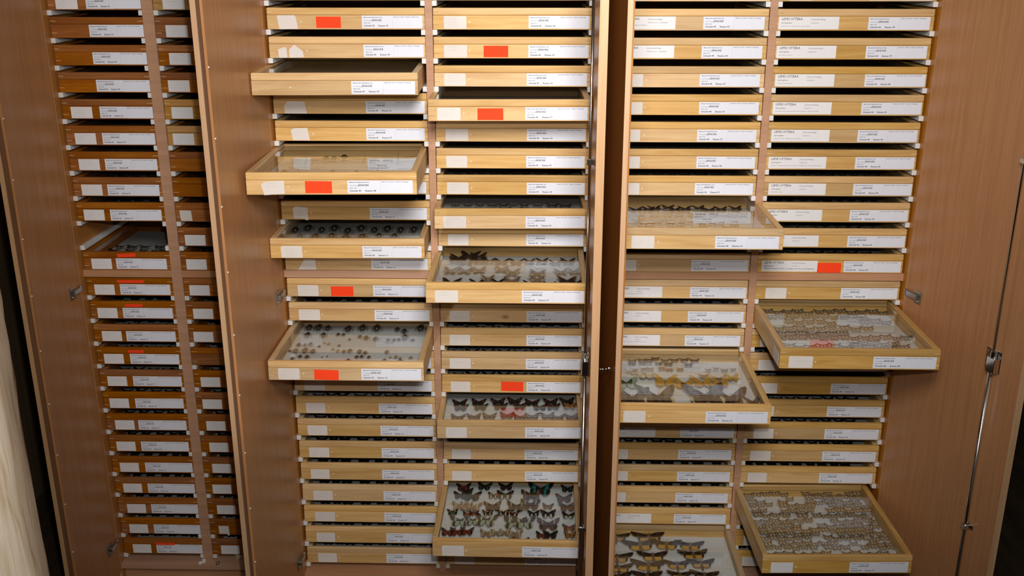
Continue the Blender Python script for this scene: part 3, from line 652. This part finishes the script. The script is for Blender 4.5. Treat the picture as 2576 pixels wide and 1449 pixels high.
for col in range(1, 7):
    cab = (col - 1) // 2 + 1
    for r in range(2, 26):
        if (col, r) == (1, 11): continue
        o, yaw, W = box_pose(col, r); num = box_number(col, r)
        mat = PINE if col in (3, 4, 5) else HONEY
        if cab == 1: mat = AMBERPALE if (col == 2 and r in (2, 6, 7)) else AMBER
        K = kit(W, mat)
        root = thing('insect_box', box_label(col, r), 'box', o, yaw, GROUPS[col]); BOX[(col, r)] = root
        for nm, key in (('front_board', 'front_board'), ('side_board', 'side_l'), ('side_board', 'side_r'), ('back_board', 'back_board'), ('bottom_board', 'bottom_board'), ('lining', 'lining'),
                        ('lid_rail', 'lid_front'), ('lid_rail', 'lid_back'), ('lid_rail', 'lid_l'), ('lid_rail', 'lid_r'), ('glass_lid', 'glass_lid')):
            ob(nm, K[key], root)
        ob('corner_key', K['keys_dark' if col in (4, 5) or rnd.random() < .1 else 'keys_pale'], root)['kind'] = 'stuff'
        a = W / 2; zc = .003 + rnd.uniform(-.0006, .0006)
        mx = CARD_X.get((col, r), .105 if cab == 1 else (.2505 if cab == 2 else .240)) - a
        if cab == 1: mx = min(mx, a - .1525)
        c1 = ob('card', CARD, root, loc=(mx, -.0001, zc)); sc = .94 if cab == 1 else 1.0
        if cab == 1: c1.scale = (.94, 1, 1)
        ob('lettering', card_text(cab, num), c1, loc=(0, -.00062, 0))
        c2 = ob('card', CARD2, root, loc=(mx, -.0001, zc + rnd.choice((0, 0, .0004, -.0004))))
        if cab == 1: c2.scale = (.94, 1, 1)
        ob('lettering', stand_text(cab, num), c2, loc=(0, -.00062, 0))
        key = (col, r); riv = None
        if key in ODD:
            for i, pts in enumerate(ODD[key]):
                sl = ob('torn_slip' if key == (3, 4) else 'slip', finish(MB().prism([(x - a, max(z, .0004) if z > -.0005 else z) for x, z in pts], -.0006, -.0001).mesh('slip', [SLIPW])), root)
            if col == 3: riv = max(p[0] for p in ODD[key][-1]) + .009
            if key in ((3, 8), (3, 11), (3, 10)): ob('pencil_note', SCR[r % 8], sl, loc=(ODD[key][0][0][0] + .003 - a, -.00065, .001))
        elif (col == 6 and 2 < r <= 12) or (col == 5 and r in SPEC5):
            x = SMALL_LEP.get(key, .0068)
            sl = ob('card', LEPCARD, root, loc=(x - a, -.0001, .0035)); ob('lettering', lep_text(col, r), sl, loc=(0, -.00062, 0))
        elif cab == 1:
            if key in SLIP_X:
                sl = ob('slip', SQUARE, root, loc=(SLIP_X[key] - a, -.0001, .0025)); ob('pencil_note', SCR[(r * 3 + col) % 8], sl, loc=(0, -.00045, 0))
        elif key != (3, 5):
            x = SLIP_X.get(key, .029 if cab == 2 else .025)
            sl = ob('slip', SLIPS[(r + col) % 3] if key != (6, 22) else SQUARE, root, loc=(x - a, -.0001, .0022)); ob('pencil_note', SCR[(r * 5 + col) % 8], sl, loc=(0, -.00045, 0))
            riv = x + .0685
        if key == (3, 5): riv = .098
        if riv and cab > 1:
            rv = ob('rivet', RIV, root, loc=(riv - a, 0, .0195)); ob('rivet_hole', RIV2, rv)
        if key in REDS:
            x0, x1, z0, z1, t = REDS[key]
            ob('red_slip', MB().box(-(x1 - x0) / 2, (x1 - x0) / 2, -.0005, 0, -(z1 - z0) / 2, (z1 - z0) / 2).mesh('red_slip', [RED]), root, loc=((x0 + x1) / 2 - a, -.0002 if cab > 1 else -.0007, (z0 + z1) / 2), rot=(0, -t, 0))
        if key == (6, 14):
            sl = ob('side_slip', box_me('side_slip', (-a - .0005, -a, .012, .072, .003, .036), SLIPW), root)

# ------------------------------------------------------------------ insects pinned under the glass
FORE = {'b': [(.04, .12), (.45, .44), (.82, .64), (1, .60), (.95, .30), (.74, .04), (.4, -.08), (.04, -.02)],
        'h': [(.05, .16), (.40, .30), (.78, .42), (.97, .44), (1, .34), (.86, .10), (.62, -.06), (.3, -.10), (.06, -.08)],
        'm': [(.04, .14), (.5, .34), (.92, .52), (1, .42), (.88, .12), (.5, -.10), (.04, -.04)],
        'g': [(.04, .14), (.35, .55), (.70, .92), (.95, .98), (1, .80), (.90, .45), (.66, .05), (.35, -.10), (.04, -.04)],
        'd': [(.03, .10), (.5, .20), (.97, .22), (1, .15), (.9, .09), (.5, .06), (.03, .05)]}
HIND = {'b': [(.05, .0), (.4, -.06), (.70, -.02), (.80, -.25), (.66, -.55), (.36, -.66), (.13, -.48), (.04, -.2)],
        'h': [(.05, -.02), (.35, -.06), (.62, -.04), (.66, -.18), (.5, -.38), (.25, -.46), (.05, -.3)],
        'm': [(.05, -.03), (.5, -.08), (.78, -.06), (.78, -.34), (.5, -.58), (.2, -.52), (.04, -.15)],
        'g': [(.05, -.02), (.40, -.06), (.68, .0), (.80, -.22), (.72, -.48), (.46, -.62), (.2, -.52), (.04, -.2)],
        'd': [(.03, .02), (.5, -.02), (.9, -.08), (.92, -.15), (.7, -.20), (.35, -.18), (.03, -.04)]}
YF = {'b': 1.42, 'g': 1.45, 'm': 1.35, 'h': 1.15, 'd': 1.0}
WM = {}
def wing_mesh(kind, which, s, mat):
    key = (kind, which, s, mat.name)
    if key in WM: return WM[key]
    pts = (FORE if which == 'fore' else HIND)[kind]; z0 = .035 if which == 'fore' else 0.0
    c = (sum(p[0] for p in pts) / len(pts), sum(p[1] for p in pts) / len(pts)); mb = MB()
    v = [(s * c[0], c[1], z0 + .05)] + [(s * x, y, z0 + .04 + .10 * x * x * (.3 if kind in 'dh' else 1)) for x, y in pts]; n = len(pts)
    mb.v = v + [(x, y, z - .012) for x, y, z in v]
    for i in range(n):
        j = (i + 1) % n; mb.f += [[0, 1 + i, 1 + j], [n + 1, n + 2 + j, n + 2 + i], [1 + i, n + 2 + i, n + 2 + j, 1 + j]]; mb.m += [0, 0, 0]
    WM[key] = finish(mb.mesh(which + 'wing', [mat])); return WM[key]
BODYM = {}
def body_mesh(kind, mat):
    key = (kind, mat.name)
    if key in BODYM: return BODYM[key]
    mb = MB(); k = {'b': .055, 'h': .115, 'm': .075, 'g': .085, 'd': .04}[kind]; L = {'b': .42, 'h': .80, 'm': .42, 'g': .40, 'd': .95}[kind]
    mb.blob((0, .03, .05), k * 1.15, .16, k * 1.1); mb.blob((0, .03 - L * .55, .04), k * .85, L * .5, k * .8, 8, 6); mb.blob((0, .20, .05), k * .7, k * .7, k * .6, 6, 4)
    for s in (-1, 1):
        if kind != 'd': mb.tube((s * .02, .24, .06), (s * .20, .42 if kind != 'h' else .34, .08), .008, 4)
    mb.tube((0, .04, -.9 if kind == 'm' else -.45), (0, .04, .35), .010, 4)
    BODYM[key] = finish(mb.mesh('body', [mat]), True); return BODYM[key]
bk = plain('insect_black', (.012, .010, .009), .5); bb = plain('insect_brown', (.06, .030, .014), .6); bt = plain('insect_tan', (.30, .19, .09), .7)
c_ = dict(k=(.014, .011, .009), dk=(.028, .016, .010), br=(.075, .036, .017), rd=(.20, .030, .012), or_=(.42, .15, .03), cr=(.58, .48, .28), wh=(.62, .60, .50), tn=(.33, .22, .125), gr=(.03, .10, .045), te=(.02, .22, .20), pg=(.36, .46, .30), gy=(.17, .145, .125), yl=(.62, .34, .05), pu=(.095, .045, .038), lb=(.21, .125, .068))
def zones(n, *st): return wing('wing_' + n, st)
def Z(n, a, b_, p=.5, c=None, q=.8, e=.05):
    st = [(0.0, c_[a]), (p - e, c_[a]), (p, c_[b_])]
    if c: st += [(q - e, c_[b_]), (q, c_[c])]
    return zones(n, *st)
TYPES = {  # shape, forewing, hindwing, body, words, category
 'a': ('b', Z('dark_red', 'rd', 'dk', .45), Z('dark_red_hind', 'rd', 'k', .55), bk, 'dark red and black butterfly'),
 'g': ('b', Z('green_black', 'k', 'gr', .45, 'k', .6), Z('green_black_hind', 'k', 'gr', .4, 'k', .55), bk, 'green-black butterfly'),
 'k': ('b', Z('black', 'k', 'dk', .6), Z('black_hind', 'k', 'dk', .5), bk, 'blackish butterfly'),
 't': ('b', Z('teal', 'k', 'te', .42, 'k', .66), Z('teal_hind', 'k', 'te', .34, 'k', .52), bk, 'large black butterfly with teal spots'),
 's': ('b', Z('swallow', 'k', 'dk', .5), Z('swallow_hind', 'dk', 'gr', .45, 'k', .62), bk, 'dark butterfly with green hind wings'),
 'o': ('b', Z('tiger', 'k', 'or_', .36, 'k', .72), Z('tiger_hind', 'k', 'wh', .3, 'k', .5), bk, 'black butterfly with orange wing tips'),
 'w': ('b', Z('black_white', 'k', 'br', .55, 'k', .8), Z('black_white_hind', 'k', 'wh', .24, 'k', .46), bk, 'black butterfly with white bars'),
 'b': ('b', Z('brown_band', 'br', 'tn', .58, 'br', .72), Z('brown_band_hind', 'br', 'pu', .5), bb, 'brown butterfly with tan bands'),
 'r': ('b', Z('red_spot', 'k', 'pu', .45), Z('red_spot_hind', 'pu', 'rd', .38, 'k', .56), bk, 'dark butterfly with red spots'),
 'n': ('b', Z('tan', 'tn', 'cr', .4, 'tn', .62), Z('tan_hind', 'tn', 'cr', .55, 'tn', .68), bt, 'tan butterfly'),
 'c': ('b', Z('cream_band', 'dk', 'cr', .50, 'dk', .60), Z('cream_band_hind', 'dk', 'pu', .5), bb, 'dark butterfly with cream bands'),
 'y': ('b', Z('grey_brown', 'gy', 'br', .7), Z('grey_brown_hind', 'gy', 'br', .6), bb, 'grey-brown butterfly'),
 'e': ('b', Z('green_bars', 'k', 'yl', .40, 'k', .52), Z('green_bars_hind', 'gr', 'k', .45), bk, 'black butterfly with thin yellow bars'),
 'd': ('b', Z('red_brown', 'rd', 'br', .5, 'dk', .8), Z('red_brown_hind', 'or_', 'rd', .3, 'dk', .55), bb, 'small red-brown butterfly'),
 'p': ('b', Z('pale_green', 'k', 'dk', .6), Z('pale_green_hind', 'k', 'pg', .14, 'k', .5), bk, 'black butterfly with pale green patches'),
 'm': ('b', Z('malachite', 'dk', 'pg', .36, 'dk', .56), Z('malachite_hind', 'pg', 'dk', .42, 'cr', .66), bk, 'pale green and black swallow-winged butterfly'),
 'u': ('b', Z('purple_stripe', 'pu', 'cr', .50, 'pu', .57), Z('purple_stripe_hind', 'pu', 'dk', .5), bk, 'large purple-brown butterfly with cream stripes'),
 'f': ('b', Z('orange', 'or_', 'dk', .8), Z('orange_hind', 'or_', 'dk', .6), bb, 'orange-brown butterfly'),
 'h': ('h', Z('hawk', 'dk', 'br', .5, 'dk', .72), Z('hawk_hind', 'yl', 'yl', .34, 'dk', .54), plain('hawk_body', (.15, .07, .028), .7), 'hawk moth with yellow hind wings'),
 'i': ('m', Z('olive_brown', 'br', 'tn', .5, 'br', .75), Z('olive_brown_hind', 'tn', 'br', .5), bb, 'olive-brown moth'),
 'j': ('m', Z('dark_brown', 'dk', 'br', .5), Z('dark_brown_hind', 'br', 'dk', .5), bb, 'dark brown moth'),
 'x': ('m', Z('pale_orange', 'or_', 'tn', .35, 'cr', .6), Z('pale_orange_hind', 'or_', 'tn', .5), bt, 'pale orange moth'),
 'q': ('m', Z('cream', 'cr', 'wh', .5), Z('cream_hind', 'wh', 'cr', .5), bt, 'cream-white moth'),
 'z': ('m', Z('ochre', 'or_', 'tn', .6), Z('ochre_hind', 'tn', 'or_', .6), bb, 'ochre moth with dark body'),
 'l': ('g', Z('yellow', 'yl', 'cr', .8), Z('yellow_hind', 'yl', 'yl', .5), bt, 'large yellow moth'),
 'v': ('g', Z('leaf_green', 'gr', 'pg', .5), Z('leaf_green_hind', 'pg', 'gr', .6), bb, 'green moth'),
 '1': ('g', Z('silk_brown', 'br', 'gy', .35, 'br', .78), Z('silk_brown_hind', 'dk', 'br', .3, 'cr', .66), bb, 'large brown silk moth with pale-edged wings'),
 '2': ('g', Z('umber', 'dk', 'br', .6), Z('umber_hind', 'br', 'dk', .4), bb, 'dark brown moth'),
 '3': ('m', Z('gold', 'tn', 'yl', .4, 'br', .75), Z('gold_hind', 'yl', 'tn', .5), bb, 'gold-brown moth'),
 '4': ('m', Z('amber', 'yl', 'tn', .7), Z('amber_hind', 'yl', 'yl', .5), bt, 'yellow moth'),
 '5': ('m', Z('olive_red', 'tn', 'pg', .5, 'tn', .8), Z('olive_red_hind', 'rd', 'or_', .5), bb, 'moth with reddish hind wings'),
 '6': ('g', Z('sand', 'tn', 'gy', .5, 'tn', .75), Z('sand_hind', 'tn', 'cr', .5, 'tn', .7), bt, 'sandy grey butterfly'),
 '7': ('g', Z('sand_orange', 'tn', 'gy', .6), Z('sand_orange_hind', 'or_', 'tn', .5), bt, 'sandy butterfly with orange hind wings'),
 '8': ('b', Z('red_banded', 'k', 'rd', .5, 'k', .66), Z('red_banded_hind', 'k', 'dk', .5), bk, 'dark butterfly with reddish bands'),
 'D': ('d', plain('smoky_wing', (.10, .075, .05), .4), plain('smoky_wing_hind', (.10, .075, .05), .4), bk, 'long-winged dragonfly'),
 'R': ('m', Z('small_brown', 'tn', 'lb', .5, 'tn', .8), Z('small_brown_hind', 'cr', 'tn', .5), plain('small_moth_body', (.12, .065, .03), .7), 'small brown moth'),
 'T': ('m', Z('small_grey', 'gy', 'lb', .6), Z('small_grey_hind', 'cr', 'gy', .5), bb, 'small grey-brown hawk moth'),
}
ONE = {}
def one_mesh(t):
    """wings and body of a small specimen in one mesh"""
    if t in ONE: return ONE[t]
    kind, fm, hm, bm_, _ = TYPES[t]; mb = MB()
    for me, mi in [(wing_mesh(kind, w_, s, m_), i) for i, (w_, m_) in enumerate((('fore', fm), ('hind', hm))) for s in (-1, 1)] + [(body_mesh(kind, bm_), 2)]:
        k = len(mb.v); mb.v += [tuple(q.co) for q in me.vertices]
        for p in me.polygons: mb.f.append([k + i for i in p.vertices]); mb.m.append(mi)
    ONE[t] = mb.mesh('moth', [fm, hm, bm_]); return ONE[t]
def beetle_mesh(name, shell, leg):
    mb = MB(); mb.blob((0, -.12, .10), .30, .38, .26, 10, 6, 0, -.3); mb.blob((0, .28, .10), .22, .15, .18, 8, 5, 0, -.3); mb.blob((0, .44, .09), .11, .09, .09, 6, 4, 0)
    for s in (-1, 1):
        for y in (.25, .02, -.25): mb.tube((s * .2, y, .08), (s * .42, y + .03, .12), .018, 4, 1); mb.tube((s * .42, y + .03, .12), (s * .46, y - .06, -.15), .014, 4, 1)
        mb.tube((s * .05, .5, .1), (s * .16, .66, .14), .012, 4, 1)
    mb.tube((.06, .0, -.5), (.06, .0, .55), .010, 4, 2); mb.box(-.16, .16, -.2, .0, -.36, -.345, 3)
    return finish(mb.mesh(name, [shell, leg, BRASSY, WHITELABEL]))
BEETLES = {'A': (beetle_mesh('dark_beetle', plain('beetle_black', (.022, .013, .009), .35), bk), 'dark beetle'), 'B': (beetle_mesh('brown_beetle', plain('beetle_brown', (.12, .055, .022), .4), bb), 'brown beetle'), 'C': (beetle_mesh('tan_beetle', plain('beetle_tan', (.34, .22, .09), .5), bt), 'tan bug')}
def cat_of(w_): return 'butterfly' if 'butterfly' in w_ else ('dragonfly' if 'dragonfly' in w_ else ('beetle' if 'beetle' in w_ else ('bug' if 'bug' in w_ else 'moth')))
def place(col, r, x, y, span, t, label, group, i, yaw=0.0):
    root = BOX[(col, r)]; o, byaw, W = box_pose(col, r)
    x = max(-W / 2 + .014 + span * .5, min(W / 2 - .014 - span * .5, x)) if t in BEETLES else max(-W / 2 + .018 + span * .3, min(W / 2 - .018 - span * .3, x))
    s = span / 2
    zc = .026 + (i * 37 % 7 - 3) * .0011
    lo = Vector((math.cos(byaw) * x - math.sin(byaw) * y, math.sin(byaw) * x + math.cos(byaw) * y, zc)) + o
    if t in BEETLES:
        s = span * 1.25; me, w_ = BEETLES[t]; lo.z = o.z + min(.0125 + .5 * s, .044 - .36 * s)
        b = thing('beetle' if t != 'C' else 'bug', label, cat_of(w_), lo, byaw + yaw, group, me); b.scale = (s, s, s); return b
    kind, fm, hm, bm_, w_ = TYPES[t]
    if span < .031 or t in 'RT':
        b = thing(cat_of(w_), label, cat_of(w_), lo, byaw + yaw, group, one_mesh(t)); b.scale = (s, s * YF[kind], s); return b
    b = thing(cat_of(w_), label, cat_of(w_), lo, byaw + yaw, group)
    for w2, m_ in (('fore', fm), ('hind', hm)):
        for sg in (-1, 1): ob(w2 + 'wing', wing_mesh(kind, w2, sg, m_), b, scale=(s, s * YF[kind], s))
    ob('body', body_mesh(kind, bm_), b, scale=(s, s * (YF[kind] * .5 + .5), s))
    return b
def band(y):
    k = int((y - .02) / .36 * 6); k = max(0, min(5, k)); return ('front row', 'second row', 'third row', 'fourth row', 'fifth row', 'back row')[k]
for (col, r), s in INSECTS.items():
    num = box_number(col, r); L = [e.split(',') for e in s.split()]; byrow = {}
    for i, e in enumerate(L): byrow.setdefault((e[3], band(float(e[1]))), []).append((float(e[0]), i))
    pos = {}
    for k, v in byrow.items():
        for j, (x, i) in enumerate(sorted(v)): pos[i] = (j + 1, len(v))
    for i, e in enumerate(L):
        x, y, sp = map(float, e[:3]); t = e[3]; w_ = BEETLES[t][1] if t in BEETLES else TYPES[t][4]; j, n_ = pos[i]
        where = '%s of box %s' % (band(y), in_words(num))
        lab = '%s, %s from left in %s' % (w_, ORD[j], where) if n_ > 1 else '%s, the only one in %s' % (w_, where)
        place(col, r, x, y, sp, t, lab, '%s insects pinned in box Kasten %02d' % (cat_of(w_), num), i, R(random.Random(i).uniform(-6, 6)))
for (col, r), L in MOTH_ROWS.items():
    num = box_number(col, r); t = 'R' if r == 22 else 'T'; i = 0
    ys = sorted({e[4] for e in L}, reverse=True); rn = {k: j + 1 for j, k in enumerate(ys)}; cnt = {}
    for x0, x1, y, n_, k in sorted(L):
        st = (x1 - x0) / n_
        for j in range(n_):
            q = random.Random(i * 13 + r); cnt[k] = cnt.get(k, 0) + 1
            lab = '%s, %s from left in %s row from front of box %s' % (TYPES[t][4], ORD[cnt[k]], ORD[rn[k]], in_words(num))
            place(col, r, x0 + st * (j + .5), y + q.uniform(-.002, .002), st * q.uniform(1.08, 1.24), t, lab, '%ss pinned in rows in box Kasten %d' % (TYPES[t][4], num), i, R(q.uniform(-7, 7))); i += 1
SPEC_ME = {}
def specimens(W, v):
    key = (W, v)
    if key in SPEC_ME: return SPEC_ME[key]
    q = random.Random(v * 7 + 1); mb = MB(); ms = []
    for y in (.035, .075, .115, .16):
        x = -W / 2 + .035 + q.random() * .02
        while x < W / 2 - .03:
            sp = q.uniform(.020, .030); kind = q.choice('bgm')
            for w2 in ('fore', 'hind'):
                for sg in (-1, 1):
                    pts = (FORE if w2 == 'fore' else HIND)[kind]; mb.poly([(x + sg * px * sp * .5 * 1.5, y + py * sp * .75, .0255 + .002 * px * px + (.0006 if w2 == 'fore' else 0)) for px, py in pts])
            mb.blob((x, y, .0255), .0022, .009, .002, 6, 4)
            x += sp * q.uniform(1.3, 2.0)
    SPEC_ME[key] = mb.mesh('specimens', [SPECM]); return SPEC_ME[key]
SPECM = wing('closed_box_wings', [(0.0, c_['k']), (.5, c_['dk'])])
for (col, r), root in BOX.items():
    if (col, r) not in INSECTS and (col, r) not in MOTH_ROWS and r > 6:
        W = CAB[(col + 1) // 2][3]; ob('specimens', specimens(W, (r * 5 + col) % 5), root)['kind'] = 'stuff'
# tiny paper data labels lying along the side of box Kasten 74
o, byaw, W = box_pose(5, 24)
dl = box_me('data_label', (-.010, .010, -.003, .003, 0, .0004), WHITELABEL)
for k in range(6):
    thing('data_label', 'tiny paper data label beside the hawk moths, %s from the back' % ORD[k + 1], 'label', o + Vector((.172 - .002 * (k % 2), .225 - .017 * k, .0122)), R(4 * (k % 3)), 'data labels beside the hawk moths', dl)

# ------------------------------------------------------------------ loose bits and the timber post
b1 = row_top(25, 1) - H - .022
cl = MB().box(-.011, .011, -.005, .005, 0, .004); cl.box(.002, .012, -.003, .007, .004, .009); cl.box(-.013, -.004, -.009, -.002, 0, .003)
thing('rail_clip', 'white plastic rail clip lying on the bottom panel below reddish boxes', 'clip', (-.797, .067, b1), R(35), None, bevel(cl.mesh('rail_clip', [PLASTIC]), .0008, 1))
cp = MB().tube((0, 0, 0), (0, 0, .006), .007, 12, 0, .0055); cp.tube((0, 0, .006), (0, 0, .0085), .0035, 8)
thing('screw_cap', 'small shiny metal screw cap lying below the reddish boxes', 'screw cap', (-.744, .062, b1), 0, None, finish(cp.mesh('screw_cap', [STEEL]), True))
ct = MB().tube((-.022, 0, .0085), (.022, 0, .0085), .0085, 14)
ck = thing('paper_tube', 'pale rolled paper tube on the bottom panel beside the open door', 'tube', (-.674, .105, b1), R(48), None, finish(ct.mesh('paper_tube', [CORK])))
for p in ck.data.polygons: p.use_smooth = len(p.vertices) == 4
def post():
    n, m = 22, 90; bm = bmesh.new(); rnd = random.Random(11); rings = []
    for k in range(m):
        z = -.10 + 2.75 * k / (m - 1); ring = []
        for i in range(n):
            t = 2 * math.pi * i / n; c, s = math.cos(t), math.sin(t)
            q = .088 / max(abs(c), abs(s)); q = .55 * q + .45 * .098                       # hewn square with worn corners
            q *= 1 + .035 * math.sin(3 * t + z * 4) + .02 * math.sin(z * 17 + 5 * t) + rnd.uniform(-.012, .012)
            ring.append(bm.verts.new((q * c, q * s, z)))
        rings.append(ring)
    for a, b_ in zip(rings, rings[1:]):
        for i in range(n): bm.faces.new((a[i], a[(i + 1) % n], b_[(i + 1) % n], b_[i]))
    bm.faces.new(list(reversed(rings[0]))); bm.faces.new(rings[-1])
    bmesh.ops.recalc_face_normals(bm, faces=bm.faces[:]); me = bpy.data.meshes.new('timber_post'); bm.to_mesh(me); bm.free(); me.materials.append(OLDWOOD)
    for p in me.polygons: p.use_smooth = True
    return me
thing('timber_post', 'rough pale timber post standing close in front of the reddish boxes', 'post', (-0.437, -1.62, 0), R(24), None, post()).rotation_euler = (0, R(-0.8), R(24))
